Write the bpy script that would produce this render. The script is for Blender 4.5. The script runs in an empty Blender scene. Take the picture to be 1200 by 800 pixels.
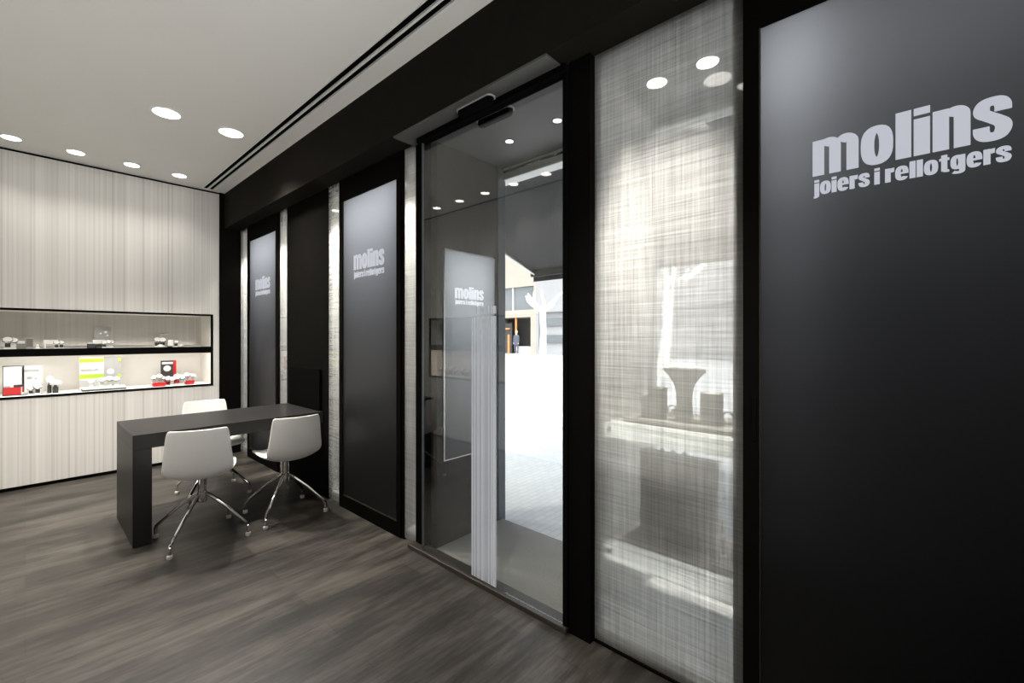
import bpy, bmesh, math, random
from mathutils import Vector, Matrix
random.seed(7)
PI = math.pi
SC = bpy.context.scene
COL = SC.collection

# ------------------------------------------------------------------ camera, world, light, exposure
FPX, HY, CAMZ = 510.0, 395.0, 1.39
cam_d = bpy.data.cameras.new('camera')
cam = bpy.data.objects.new('camera', cam_d); COL.objects.link(cam); SC.camera = cam
cam_d.sensor_fit = 'HORIZONTAL'; cam_d.sensor_width = 36.0
cam_d.lens = FPX / 1200 * 36.0
cam_d.shift_y = (HY - 400.0) / 1200.0
cam_d.clip_start = 0.02; cam_d.clip_end = 500
A0 = math.radians(41.8)                     # view azimuth from +X
cam.location = (0, 0, CAMZ)
cam.rotation_euler = (PI / 2, 0, A0 - PI / 2)

SC.view_settings.view_transform = 'Standard'
SC.view_settings.look = 'None'
SC.view_settings.gamma = 1.0
SC.view_settings.exposure = 0.0
SC.view_settings.use_curve_mapping = False
SC.cycles.max_bounces = 10
SC.cycles.diffuse_bounces = 5
SC.cycles.transparent_max_bounces = 16
SC.cycles.sample_clamp_indirect = 6.0
SC.cycles.caustics_reflective = False
SC.cycles.caustics_refractive = False

W = bpy.data.worlds.new('sky'); SC.world = W; W.use_nodes = True
nt = W.node_tree
sky = nt.nodes.new('ShaderNodeTexSky'); sky.sky_type = 'NISHITA'
sky.sun_disc = False; sky.sun_elevation = math.radians(55); sky.sun_rotation = math.radians(250)
sky.air_density = 1.0; sky.dust_density = 2.5
bg = nt.nodes['Background']; bg.inputs['Strength'].default_value = 0.80
hs = nt.nodes.new('ShaderNodeHueSaturation'); hs.inputs['Saturation'].default_value = 0.30
nt.links.new(sky.outputs[0], hs.inputs['Color']); nt.links.new(hs.outputs[0], bg.inputs[0])

sun_d = bpy.data.lights.new('sun', 'SUN'); sun_d.energy = 3.0; sun_d.angle = math.radians(2)
sun_d.color = (1.0, 0.95, 0.88)
sun = bpy.data.objects.new('sun', sun_d); COL.objects.link(sun)
sun.rotation_euler = Vector((0.35, 0.12, -1)).to_track_quat('-Z', 'Y').to_euler()

def area(name, loc, direction, sx, sy, power, color=(1, 1, 1), spread=180):
    d = bpy.data.lights.new(name, 'AREA'); d.shape = 'RECTANGLE'; d.size = sx; d.size_y = sy
    d.energy = power; d.color = color; d.spread = math.radians(spread)
    o = bpy.data.objects.new(name, d); COL.objects.link(o); o.location = loc
    o.rotation_euler = Vector(direction).to_track_quat('-Z', 'Y').to_euler()
    return o
# added fill light behind the photographer, brightening the ceiling
area('added_ceiling_fill', (0.35, -1.9, 0.5), (0, 0.85, 0.52), 1.3, 1.3, 33, (1.0, 0.985, 0.95), 75)

# ------------------------------------------------------------------ materials
def new_mat(name):
    m = bpy.data.materials.new(name); m.use_nodes = True
    n = m.node_tree; n.nodes.clear()
    out = n.nodes.new('ShaderNodeOutputMaterial')
    return m, n, out
def bsdf(n, col, rough=0.5, metal=0.0, spec=0.5, emit=None, es=0.0, coat=0.0):
    b = n.nodes.new('ShaderNodeBsdfPrincipled')
    b.inputs['Base Color'].default_value = (*col, 1)
    b.inputs['Roughness'].default_value = rough
    b.inputs['Metallic'].default_value = metal
    b.inputs['Specular IOR Level'].default_value = spec
    b.inputs['Coat Weight'].default_value = coat
    if emit:
        b.inputs['Emission Color'].default_value = (*emit, 1)
        b.inputs['Emission Strength'].default_value = es
    return b
def noise(n, vec_scale, scale=1.0, detail=2.0, rough=0.5, coord='Object', loc=(0, 0, 0)):
    tc = n.nodes.new('ShaderNodeTexCoord'); mp = n.nodes.new('ShaderNodeMapping')
    mp.inputs['Scale'].default_value = vec_scale; mp.inputs['Location'].default_value = loc
    tx = n.nodes.new('ShaderNodeTexNoise'); tx.inputs['Scale'].default_value = scale
    tx.inputs['Detail'].default_value = detail; tx.inputs['Roughness'].default_value = rough
    n.links.new(tc.outputs[coord], mp.inputs['Vector']); n.links.new(mp.outputs[0], tx.inputs['Vector'])
    return tx
def ramp(n, fac, stops):
    r = n.nodes.new('ShaderNodeValToRGB')
    e = r.color_ramp.elements
    while len(e) < len(stops): e.new(0.5)
    for k, (p, c) in enumerate(stops):
        e[k].position = p; e[k].color = (*c, 1) if len(c) == 3 else c
    n.links.new(fac, r.inputs['Fac']); return r
def plain(name, col, rough=0.5, metal=0.0, spec=0.5, var=0.06, sc=8.0, **kw):
    """solid colour with a faint procedural mottling"""
    m, n, out = new_mat(name)
    b = bsdf(n, col, rough, metal, spec, **kw)
    t = noise(n, (1, 1, 1), sc, 3)
    r = ramp(n, t.outputs['Fac'], [(0.3, tuple(c * (1 - var) for c in col)), (0.7, tuple(min(1, c * (1 + var)) for c in col))])
    n.links.new(r.outputs[0], b.inputs['Base Color'])
    n.links.new(b.outputs[0], out.inputs[0]); return m
def emis(name, col, s):
    m, n, out = new_mat(name)
    e = n.nodes.new('ShaderNodeEmission'); e.inputs[0].default_value = (*col, 1); e.inputs[1].default_value = s
    n.links.new(e.outputs[0], out.inputs[0]); return m
def fresnel(n, ior):
    # same reflectance from both sides of a thin sheet
    f = n.nodes.new('ShaderNodeFresnel'); g = n.nodes.new('ShaderNodeNewGeometry'); m = n.nodes.new('ShaderNodeMapRange')
    m.inputs['To Min'].default_value = ior; m.inputs['To Max'].default_value = 1 / ior
    n.links.new(g.outputs['Backfacing'], m.inputs['Value']); n.links.new(m.outputs[0], f.inputs[0])
    return f
def glass(name, tint=(0.95, 0.97, 0.96), rough=0.0, ior=1.5, boost=1.0):
    m, n, out = new_mat(name)
    t = n.nodes.new('ShaderNodeBsdfTransparent'); t.inputs[0].default_value = (*tint, 1)
    g = n.nodes.new('ShaderNodeBsdfGlossy'); g.inputs['Roughness'].default_value = rough
    g.inputs[0].default_value = (1, 1, 1, 1)
    f = fresnel(n, ior)
    mu = n.nodes.new('ShaderNodeMath'); mu.operation = 'MULTIPLY'; mu.inputs[1].default_value = boost; mu.use_clamp = True
    mx = n.nodes.new('ShaderNodeMixShader')
    n.links.new(f.outputs[0], mu.inputs[0]); n.links.new(mu.outputs[0], mx.inputs[0])
    n.links.new(t.outputs[0], mx.inputs[1]); n.links.new(g.outputs[0], mx.inputs[2])
    n.links.new(mx.outputs[0], out.inputs[0]); return m

def stripes(name, lo, hi, dens=45.0):
    m, n, out = new_mat(name)
    a = noise(n, (dens, dens, 0.05), 1.0, 5, 0.75)
    c = noise(n, (dens * 0.16, dens * 0.16, 0.02), 1.0, 2, 0.5, loc=(3, 5, 0))
    mm = n.nodes.new('ShaderNodeMath'); mm.operation = 'MULTIPLY_ADD'; mm.inputs[1].default_value = 0.7
    m2 = n.nodes.new('ShaderNodeMath'); m2.operation = 'MULTIPLY'; m2.inputs[1].default_value = 0.3
    n.links.new(c.outputs['Fac'], m2.inputs[0]); n.links.new(a.outputs['Fac'], mm.inputs[0]); n.links.new(m2.outputs[0], mm.inputs[2])
    mid = tuple((x * .35 + y * .65) for x, y in zip(lo, hi))
    r = ramp(n, mm.outputs[0], [(0.33, lo), (0.47, mid), (0.62, hi)])
    b = bsdf(n, hi, 0.75, spec=0.15)
    n.links.new(r.outputs[0], b.inputs['Base Color']); n.links.new(b.outputs[0], out.inputs[0]); return m

def floor_mat():
    m, n, out = new_mat('dark_oak_planks')
    tc = n.nodes.new('ShaderNodeTexCoord')
    br = n.nodes.new('ShaderNodeTexBrick'); br.offset = 0.37; br.offset_frequency = 2
    br.inputs['Scale'].default_value = 1.0
    br.inputs['Brick Width'].default_value = 1.55; br.inputs['Row Height'].default_value = 0.19
    br.inputs['Mortar Size'].default_value = 0.0012; br.inputs['Mortar Smooth'].default_value = 0.3
    br.inputs['Bias'].default_value = 0.0
    br.inputs['Color1'].default_value = (0.36, 0.36, 0.36, 1); br.inputs['Color2'].default_value = (0.64, 0.64, 0.64, 1)
    br.inputs['Mortar'].default_value = (0.2, 0.2, 0.2, 1)
    n.links.new(tc.outputs['Object'], br.inputs['Vector'])
    g1 = noise(n, (3.0, 30, 1), 1.0, 9, 0.74)
    g2 = noise(n, (1.3, 5.5, 1), 1.0, 5, 0.62, loc=(4, 1, 0))
    def ma(op, a, b):
        k = n.nodes.new('ShaderNodeMath'); k.operation = op
        for i, v in enumerate((a, b)):
            if isinstance(v, (int, float)): k.inputs[i].default_value = v
            else: n.links.new(v, k.inputs[i])
        return k.outputs[0]
    s = ma('ADD', ma('MULTIPLY', g1.outputs['Fac'], 0.55), ma('MULTIPLY', g2.outputs['Fac'], 0.6))
    s = ma('ADD', s, ma('MULTIPLY', br.outputs['Color'], 0.28))
    r = ramp(n, s, [(0.54, (0.006, 0.0052, 0.0044)), (0.68, (0.029, 0.0255, 0.0215)), (0.85, (0.090, 0.080, 0.068))])
    b = bsdf(n, (0.1, 0.1, 0.1), 0.42, spec=0.42)
    n.links.new(r.outputs[0], b.inputs['Base Color'])
    rr = n.nodes.new('ShaderNodeMapRange'); rr.inputs['To Min'].default_value = 0.34; rr.inputs['To Max'].default_value = 0.55
    n.links.new(g1.outputs['Fac'], rr.inputs['Value']); n.links.new(rr.outputs[0], b.inputs['Roughness'])
    bp = n.nodes.new('ShaderNodeBump'); bp.inputs['Strength'].default_value = 0.12; bp.inputs['Distance'].default_value = 0.004
    n.links.new(s, bp.inputs['Height']); n.links.new(bp.outputs[0], b.inputs['Normal'])
    n.links.new(b.outputs[0], out.inputs[0]); return m

def linen_mat():
    """glass with a woven white linen interlayer"""
    m, n, out = new_mat('linen_glass')
    h = noise(n, (1, 2.6, 125), 1.0, 3, 0.75)
    v = noise(n, (1, 115, 2.0), 1.0, 3, 0.75, loc=(0, 7, 3))
    b = noise(n, (1, 14, 3.0), 1.0, 2, 0.5, loc=(0, 2, 9))
    def ma(op, a, c):
        k = n.nodes.new('ShaderNodeMath'); k.operation = op
        for i, q in enumerate((a, c)):
            if isinstance(q, (int, float)): k.inputs[i].default_value = q
            else: n.links.new(q, k.inputs[i])
        return k.outputs[0]
    s = ma('ADD', ma('MULTIPLY', h.outputs['Fac'], 0.46), ma('MULTIPLY', v.outputs['Fac'], 0.44))
    s = ma('ADD', s, ma('MULTIPLY', b.outputs['Fac'], 0.10))
    def mr(a, c):
        k = n.nodes.new('ShaderNodeMapRange')
        k.inputs['From Min'].default_value = 0.33; k.inputs['From Max'].default_value = 0.66
        k.inputs['To Min'].default_value = a; k.inputs['To Max'].default_value = c
        n.links.new(s, k.inputs['Value']); return k.outputs[0]
    def grey(fac, hue):
        k = n.nodes.new('ShaderNodeMix'); k.data_type = 'RGBA'
        k.inputs[6].default_value = (0, 0, 0, 1); k.inputs[7].default_value = (*hue, 1)
        n.links.new(fac, k.inputs[0]); return k.outputs[2]
    tr = n.nodes.new('ShaderNodeBsdfTransparent'); n.links.new(grey(mr(0.55, 1.0), (0.97, 0.975, 0.96)), tr.inputs[0])
    tl = n.nodes.new('ShaderNodeBsdfTranslucent'); n.links.new(grey(mr(0.55, 1.0), (0.92, 0.92, 0.90)), tl.inputs[0])
    df = n.nodes.new('ShaderNodeBsdfDiffuse'); n.links.new(grey(mr(0.55, 1.0), (0.80, 0.80, 0.78)), df.inputs[0])
    m1 = n.nodes.new('ShaderNodeMixShader'); m1.inputs[0].default_value = 0.28
    n.links.new(tl.outputs[0], m1.inputs[1]); n.links.new(df.outputs[0], m1.inputs[2])
    m2 = n.nodes.new('ShaderNodeMixShader'); m2.inputs[0].default_value = 0.30
    n.links.new(tr.outputs[0], m2.inputs[1]); n.links.new(m1.outputs[0], m2.inputs[2])
    gl = n.nodes.new('ShaderNodeBsdfGlossy'); gl.inputs['Roughness'].default_value = 0.02
    fr = fresnel(n, 1.4)
    m3 = n.nodes.new('ShaderNodeMixShader')
    n.links.new(fr.outputs[0], m3.inputs[0]); n.links.new(m2.outputs[0], m3.inputs[1]); n.links.new(gl.outputs[0], m3.inputs[2])
    n.links.new(m3.outputs[0], out.inputs[0]); return m

def smoked_mat():
    """smoked translucent acrylic in front of an added light box"""
    m, n, out = new_mat('smoked_acrylic')
    tl = n.nodes.new('ShaderNodeBsdfTranslucent'); tl.inputs[0].default_value = (0.52, 0.527, 0.54, 1)
    b = bsdf(n, (0.012, 0.012, 0.012), 0.30, spec=0.5)
    mx = n.nodes.new('ShaderNodeMixShader'); mx.inputs[0].default_value = 0.5
    t = noise(n, (1, 1, 1), 300, 1)
    r = n.nodes.new('ShaderNodeMapRange'); r.inputs['To Min'].default_value = 0.28; r.inputs['To Max'].default_value = 0.34
    n.links.new(t.outputs['Fac'], r.inputs['Value']); n.links.new(r.outputs[0], b.inputs['Roughness'])
    n.links.new(b.outputs[0], mx.inputs[1]); n.links.new(tl.outputs[0], mx.inputs[2])
    n.links.new(mx.outputs[0], out.inputs[0]); return m

def acrylic_mat():
    m, n, out = new_mat('frosted_white_acrylic')
    b = bsdf(n, (0.85, 0.86, 0.84), 0.4, spec=0.4)
    t = noise(n, (1, 1, 1), 9, 2)
    r = ramp(n, t.outputs['Fac'], [(0.3, (0.83, 0.84, 0.82)), (0.7, (0.87, 0.88, 0.86))]); n.links.new(r.outputs[0], b.inputs['Base Color'])
    tl = n.nodes.new('ShaderNodeBsdfTranslucent'); tl.inputs[0].default_value = (0.92, 0.93, 0.91, 1)
    mx = n.nodes.new('ShaderNodeMixShader'); mx.inputs[0].default_value = 0.5
    n.links.new(b.outputs[0], mx.inputs[1]); n.links.new(tl.outputs[0], mx.inputs[2]); n.links.new(mx.outputs[0], out.inputs[0]); return m

def striped_film():
    m, n, out = new_mat('striped_frosted_film')
    a = noise(n, (1, 110, 0.02), 1.0, 3, 0.6)
    mr = n.nodes.new('ShaderNodeMapRange'); mr.inputs['From Min'].default_value = 0.35; mr.inputs['From Max'].default_value = 0.65
    mr.inputs['To Min'].default_value = 0.25; mr.inputs['To Max'].default_value = 0.92
    n.links.new(a.outputs['Fac'], mr.inputs['Value'])
    tr = n.nodes.new('ShaderNodeBsdfTransparent')
    tl = n.nodes.new('ShaderNodeBsdfTranslucent'); tl.inputs[0].default_value = (0.93, 0.94, 0.98, 1)
    df = n.nodes.new('ShaderNodeBsdfDiffuse'); df.inputs[0].default_value = (0.93, 0.94, 0.98, 1)
    m1 = n.nodes.new('ShaderNodeMixShader'); m1.inputs[0].default_value = 0.35
    n.links.new(tl.outputs[0], m1.inputs[1]); n.links.new(df.outputs[0], m1.inputs[2])
    m2 = n.nodes.new('ShaderNodeMixShader')
    n.links.new(mr.outputs[0], m2.inputs[0]); n.links.new(tr.outputs[0], m2.inputs[1]); n.links.new(m1.outputs[0], m2.inputs[2])
    n.links.new(m2.outputs[0], out.inputs[0]); return m

def paving_mat():
    m, n, out = new_mat('pale_paving')
    tc = n.nodes.new('ShaderNodeTexCoord'); br = n.nodes.new('ShaderNodeTexBrick')
    br.inputs['Scale'].default_value = 1.0; br.inputs['Brick Width'].default_value = 0.12; br.inputs['Row Height'].default_value = 0.06
    br.inputs['Mortar Size'].default_value = 0.004
    br.inputs['Color1'].default_value = (0.57, 0.57, 0.58, 1); br.inputs['Color2'].default_value = (0.62, 0.62, 0.62, 1)
    br.inputs['Mortar'].default_value = (0.5, 0.5, 0.5, 1)
    n.links.new(tc.outputs['Object'], br.inputs['Vector'])
    b = bsdf(n, (.5, .5, .5), 0.8, spec=0.2); n.links.new(br.outputs['Color'], b.inputs['Base Color'])
    n.links.new(b.outputs[0], out.inputs[0]); return m

M = {}
M['ceiling'] = plain('ceiling_paint', (0.78, 0.77, 0.74), 0.9, spec=0.1, var=0.01, sc=2)
M['rear'] = plain('dark_paint', (0.02, 0.019, 0.018), 0.85, spec=0.15, var=0.02)
M['wall'] = plain('white_paint', (0.74, 0.73, 0.70), 0.85, spec=0.15, var=0.02)
M['stripe'] = stripes('striped_wallpaper', (0.40, 0.39, 0.37), (0.70, 0.685, 0.66))
M['stripe_dark'] = stripes('striped_niche_back', (0.42, 0.40, 0.365), (0.55, 0.53, 0.49))
M['floor'] = floor_mat()
M['black'] = plain('black_lacquer', (0.004, 0.0037, 0.0033), 0.6, spec=0.01, var=0.1)
M['black2'] = plain('black_matte', (0.004, 0.004, 0.004), 0.9, spec=0.0, var=0.1)
M['brown'] = plain('dark_brown_lacquer', (0.013, 0.0115, 0.0095), 0.6, spec=0.015, var=0.08)
M['smoke'] = smoked_mat()
M['linen'] = linen_mat()
M['glass'] = glass('clear_glass', (0.93, 0.95, 0.94), boost=1.0)
M['shopglass'] = glass('shop_window_glass', (0.93, 0.95, 0.95))
M['acrylic'] = acrylic_mat()
M['film'] = striped_film()
M['letter'] = plain('letters_with_added_glow', (0.06, 0.06, 0.065), 0.5, var=0.01, emit=(0.80, 0.83, 0.93), es=0.60)  # glow added to the lettering as emission
M['letter_bright'] = plain('letters_with_strong_added_glow', (0.06, 0.06, 0.065), 0.5, var=0.01, emit=(0.85, 0.87, 0.95), es=1.1)  # same lettering with a stronger added glow
M['boxwhite'] = plain('added_box_lining', (0.35, 0.35, 0.35), 0.9, spec=0.1, var=0.01)
M['steel'] = plain('brushed_steel', (0.55, 0.54, 0.52), 0.3, metal=1.0, var=0.05, sc=60)
M['chrome'] = plain('chrome', (0.85, 0.84, 0.82), 0.07, metal=1.0, var=0.02)
M['shell'] = plain('offwhite_polypropylene', (0.84, 0.825, 0.795), 0.42, spec=0.4, var=0.01)
M['glide'] = plain('pale_plastic', (0.7, 0.68, 0.64), 0.5)
M['desk'] = plain('dark_grey_laminate', (0.021, 0.0205, 0.02), 0.40, spec=0.12, var=0.06, sc=14)
M['white'] = plain('white_lacquer', (0.82, 0.82, 0.80), 0.45, var=0.01)
M['lining'] = plain('grey_bay_lining', (0.55, 0.55, 0.54), 0.8, spec=0.1, var=0.02)
M['cream'] = plain('cream_panel', (0.82, 0.79, 0.74), 0.8, spec=0.2, var=0.02)
M['greybox'] = plain('grey_suede', (0.20, 0.19, 0.175), 0.8, spec=0.2)
M['midgrey'] = plain('mid_grey_card', (0.38, 0.38, 0.37), 0.7)
M['taupe'] = plain('linen_covered_board', (0.27, 0.265, 0.24), 0.85, spec=0.2, var=0.12, sc=60)
M['dark'] = plain('charcoal', (0.035, 0.035, 0.033), 0.5)
M['red'] = plain('red_lacquer', (0.50, 0.012, 0.014), 0.4, var=0.05)
M['green'] = plain('lime_green_print', (0.42, 0.72, 0.035), 0.6, var=0.05)
M['lamp'] = emis('lamp_lens', (1.0, 0.96, 0.88), 14.0)
M['led'] = emis('led_strip', (1.0, 0.95, 0.85), 3.0)
M['vest'] = plain('grey_vestibule_lining', (0.034, 0.033, 0.032), 0.6, spec=0.2)
M['vceil'] = plain('grey_vestibule_ceiling', (0.075, 0.074, 0.071), 0.6, spec=0.3)
M['mat'] = plain('grey_entrance_carpet', (0.30, 0.285, 0.27), 0.95, spec=0.05, var=0.22, sc=160)
M['bluegrey'] = plain('daylight_tinted_metal', (0.075, 0.088, 0.102), 0.45, spec=0.5)  # bluish tint of daylight put into the base colour
M['paving'] = paving_mat()
M['asphalt'] = plain('pale_asphalt', (0.42, 0.42, 0.42), 0.9)
M['awning'] = plain('grey_awning_fabric', (0.060, 0.062, 0.066), 0.9, spec=0.1, var=0.05, sc=20)
M['facade'] = plain('beige_render', (0.30, 0.27, 0.235), 0.9, spec=0.1, var=0.04, sc=1.5)
M['paleface'] = plain('pale_render', (0.50, 0.50, 0.52), 0.9, spec=0.1, var=0.03, sc=1.5)
M['whiteface'] = plain('white_render', (0.25, 0.25, 0.255), 0.9, spec=0.1, var=0.03, sc=1.5)
M['winglass'] = plain('dark_window_glass', (0.10, 0.11, 0.12), 0.15, spec=0.6)
M['orange'] = plain('orange_lit_surround', (0.55, 0.20, 0.06), 0.6)
M['bark'] = plain('pale_plane_bark', (0.74, 0.72, 0.68), 0.9, spec=0.1, var=0.15, sc=5)
M['skin'] = plain('skin', (0.62, 0.42, 0.33), 0.6)
M['darkcloth'] = plain('dark_blue_cloth', (0.06, 0.07, 0.10), 0.9)
M['hair'] = plain('light_hair', (0.62, 0.52, 0.36), 0.8)
M['bronze'] = plain('bronze_strip', (0.05, 0.042, 0.034), 0.4, metal=0.4)

# ------------------------------------------------------------------ mesh helpers
class MB:
    def __init__(s): s.bm = bmesh.new()
    def box(s, x0, x1, y0, y1, z0, z1, bev=0.0):
        r = bmesh.ops.create_cube(s.bm, size=1.0); vs = r['verts']
        for v in vs:
            v.co = Vector(((x0 + x1) / 2 + v.co.x * (x1 - x0), (y0 + y1) / 2 + v.co.y * (y1 - y0), (z0 + z1) / 2 + v.co.z * (z1 - z0)))
        if bev > 0:
            es = list({e for v in vs for e in v.link_edges})
            bmesh.ops.bevel(s.bm, geom=es, offset=bev, segments=2, affect='EDGES', profile=0.5)
        return s
    def loft(s, rings, cap=True, closed=True):
        rows = [[s.bm.verts.new(p) for p in r] for r in rings]
        n = len(rows[0])
        for a, b in zip(rows, rows[1:]):
            for i in range(n if closed else n - 1):
                j = (i + 1) % n
                s.bm.faces.new((a[i], a[j], b[j], b[i]))
        if cap and closed:
            s.bm.faces.new(rows[0][::-1]); s.bm.faces.new(rows[-1])
        return s
    def lathe(s, prof, c=(0, 0, 0), seg=24, cap=True):
        rings = []
        for r, z in prof:
            rings.append([(c[0] + r * math.cos(2 * PI * k / seg), c[1] + r * math.sin(2 * PI * k / seg), c[2] + z) for k in range(seg)])
        return s.loft(rings, cap)
    def tube(s, pts, r, seg=10):
        pts = [Vector(p) for p in pts]
        rs = r if isinstance(r, (list, tuple)) else [r] * len(pts)
        rings = []; up = Vector((0.13, 0.27, 1)).normalized(); prev = None
        for i, p in enumerate(pts):
            d = (pts[min(i + 1, len(pts) - 1)] - pts[max(i - 1, 0)]).normalized()
            a = (prev - d * prev.dot(d)) if prev is not None else d.cross(up)
            if a.length < 1e-4: a = d.cross(Vector((1, 0, 0)))
            a.normalize(); b = d.cross(a); prev = a
            rings.append([p + (a * math.cos(2 * PI * k / seg) + b * math.sin(2 * PI * k / seg)) * rs[i] for k in range(seg)])
        return s.loft(rings)
    def prism(s, poly, x0, x1, axis='x'):
        def mk(u, v, w): return {'x': (w, u, v), 'y': (u, w, v), 'z': (u, v, w)}[axis]
        return s.loft([[mk(u, v, x0) for u, v in poly], [mk(u, v, x1) for u, v in poly]])
    def sphere(s, c, rx, ry=None, rz=None, seg=14):
        ry = ry or rx; rz = rz or rx
        r = bmesh.ops.create_uvsphere(s.bm, u_segments=seg, v_segments=max(6, seg // 2), radius=1.0)
        for v in r['verts']: v.co = Vector((c[0] + v.co.x * rx, c[1] + v.co.y * ry, c[2] + v.co.z * rz))
        return s
    def build(s, name, mat, parent=None, smooth=False, loc=None, offset=None):
        bmesh.ops.recalc_face_normals(s.bm, faces=s.bm.faces[:])
        me = bpy.data.meshes.new(name); s.bm.to_mesh(me); s.bm.free()
        me.materials.append(mat)
        if smooth:
            me.polygons.foreach_set('use_smooth', [True] * len(me.polygons))
            try: me.set_sharp_from_angle(angle=math.radians(35))
            except Exception: pass
        o = bpy.data.objects.new(name, me); COL.objects.link(o)
        if parent: o.parent = parent
        if loc: o.location = loc
        return o
def tag(o, label, cat, group=None):
    o['label'] = label; o['category'] = cat
    if group: o['group'] = group
    return o
def thing(name, label, cat, loc=(0, 0, 0), rz=0.0, group=None):
    o = bpy.data.objects.new(name, None); COL.objects.link(o); o.empty_display_size = 0.05
    o.location = loc; o.rotation_euler = (0, 0, rz)
    return tag(o, label, cat, group)
def struct(o):
    o['kind'] = 'structure'; return o
def dup(root, loc, rz=None, label=None, group=None):
    def cp(o, par):
        c = o.copy(); COL.objects.link(c)
        if par: c.parent = par
        for ch in list(o.children): cp(ch, c)
        return c
    r = cp(root, None); r.location = loc
    if rz is not None: r.rotation_euler = (0, 0, rz)
    if label: r['label'] = label
    if group: r['group'] = group
    return r

# ------------------------------------------------------------------ room shell
CZ = 3.09            # ceiling
FX = 1.74            # storefront plane
WY = 5.98            # back wall plane
LX = -0.42           # long wall opposite the storefront
HZ = 2.68            # head of the storefront
struct(MB().box(-3.4, 1.76, -3.4, 6.5, -0.12, 0.0).build('floor', M['floor']))
# ceiling with the slot for the linear diffuser left open
cb = MB().box(-3.4, 1.345, -3.4, 6.5, CZ, CZ + 0.12); cb.box(1.455, 1.60, -3.4, 6.5, CZ, CZ + 0.12)
cb.box(1.345, 1.455, -3.4, 6.5, CZ + 0.10, CZ + 0.12); cb.box(1.345, 1.455, 5.95, 6.5, CZ, CZ + 0.12)
struct(cb.build('ceiling', M['ceiling']))
# back wall (striped), opening for the niche X -0.16.. up to 1.46, Z 0.83..1.655
NX0, NX1, NZ0, NZ1 = -0.36, 1.46, 0.83, 1.655
wb = MB()
wb.box(LX - 0.02, 1.52, WY, WY + 0.52, NZ1, CZ - 0.022)
wb.box(LX - 0.02, 1.52, WY, WY + 0.52, 0.035, NZ0)
wb.box(NX1, 1.52, WY, WY + 0.52, NZ0, NZ1)
wb.box(LX - 0.02, NX0, WY, WY + 0.52, NZ0, NZ1)
struct(wb.build('wall_back', M['stripe']))
struct(MB().box(LX - 0.02, 1.52, WY + 0.012, WY + 0.5, 0.0, 0.035).build('baseboard_back', M['black2']))
struct(MB().box(LX - 0.02, 1.52, WY + 0.015, WY + 0.5, CZ - 0.022, CZ).build('trim_1', M['black2']))
struct(MB().box(1.52, 1.745, WY - 0.005, WY + 0.52, 0.0, CZ).build('trim_2', M['black']))
# long wall opposite the storefront, same stripe and a niche of its own
MZ0, MZ1, MY0, MY1 = 0.83, 1.655, 3.0, 5.0
wl = MB()
wl.box(LX - 0.45, LX, 2.0, WY + 0.52, MZ1, CZ - 0.022); wl.box(LX - 0.45, LX, 2.0, WY + 0.52, 0.035, MZ0)
wl.box(LX - 0.45, LX, 2.0, MY0, MZ0, MZ1); wl.box(LX - 0.45, LX, MY1, WY + 0.52, MZ0, MZ1)
struct(wl.build('wall_left', M['stripe']))
struct(MB().box(LX - 0.44, LX - 0.012, 2.0, WY, 0.0, 0.035).build('baseboard_left', M['black2']))
struct(MB().box(LX - 0.44, LX - 0.015, 2.0, WY, CZ - 0.022, CZ).build('trim_3', M['black2']))
# unseen rest of the shop, coloured dark to darken the panel reflections
struct(MB().box(-3.4, LX - 0.45, 2.0, 2.12, 0, CZ).build('wall_side', M['rear']))
struct(MB().box(-3.52, -3.4, -3.4, 2.12, 0, CZ).build('wall_far', M['rear']))
struct(MB().box(-3.52, 1.76, -3.52, -3.4, 0, CZ).build('wall_rear', M['rear']))
struct(MB().box(-3.6, 2.42, -3.6, 6.6, CZ + 0.13, CZ + 0.6).build('added_sun_block', M['wall']))  # unseen slab added over the room to block sun and sky

# ---- storefront: beam, posts, pillar
DX = 1.705
DY0, DY1 = 1.165, 2.32          # door opening
bm_ = MB().box(1.575, 2.40, -3.4, 6.5, HZ, CZ + 0.12)
struct(bm_.build('wall_right_beam', M['brown']))
struct(MB().box(FX, 2.40, 3.674, 4.565, 0, HZ).build('wall_right_pillar', M['black']))
struct(MB().box(FX - 0.035, 2.36, 1.05, DY0, 0, HZ).build('wall_right_door_post', M['black']))
struct(MB().box(FX - 0.006, FX + 0.05, DY1, 2.411, 0, HZ).build('trim_4', M['black']))
struct(MB().box(FX, 2.40, -3.4, -1.05, 0, HZ).build('wall_right_end', M['black']))
struct(MB().box(FX, 2.40, 5.972, 6.5, 0, HZ).build('wall_right_corner', M['black']))
# thin posts each side of the linen strips
for k, (a, b) in enumerate([(5.70, 5.722), (4.748, 4.768), (3.466, 3.478), (2.549, 2.59), (-0.47, -0.44)]):
    struct(MB().box(FX - 0.004, FX + 0.03, a, b, 0, HZ).build('trim_%d' % (5 + k), M['black']))
struct(MB().box(FX + 0.014, FX + 0.07, 0.425, 0.466, 0, HZ).build('trim_10', M['black2']))
# base rail below the linen glass
struct(MB().box(FX - 0.006, FX + 0.03, 0.42, 1.05, 0.0, 0.012).build('trim_11', M['black']))
struct(MB().box(FX - 0.06, FX + 0.03, DY0, 2.43, 0.0, 0.028, 0.004).build('threshold', M['bronze']))

# linen glass panes
panes = [(5.722, 5.972), (4.565, 4.748), (3.478, 3.674), (2.411, 2.549), (0.425, 1.048), (-1.05, -0.47)]
for k, (a, b) in enumerate(panes):
    struct(MB().box(FX + 0.002, FX + 0.004, a, b, 0.012, HZ).build('window_%d' % (k + 1), M['linen']))

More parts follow.
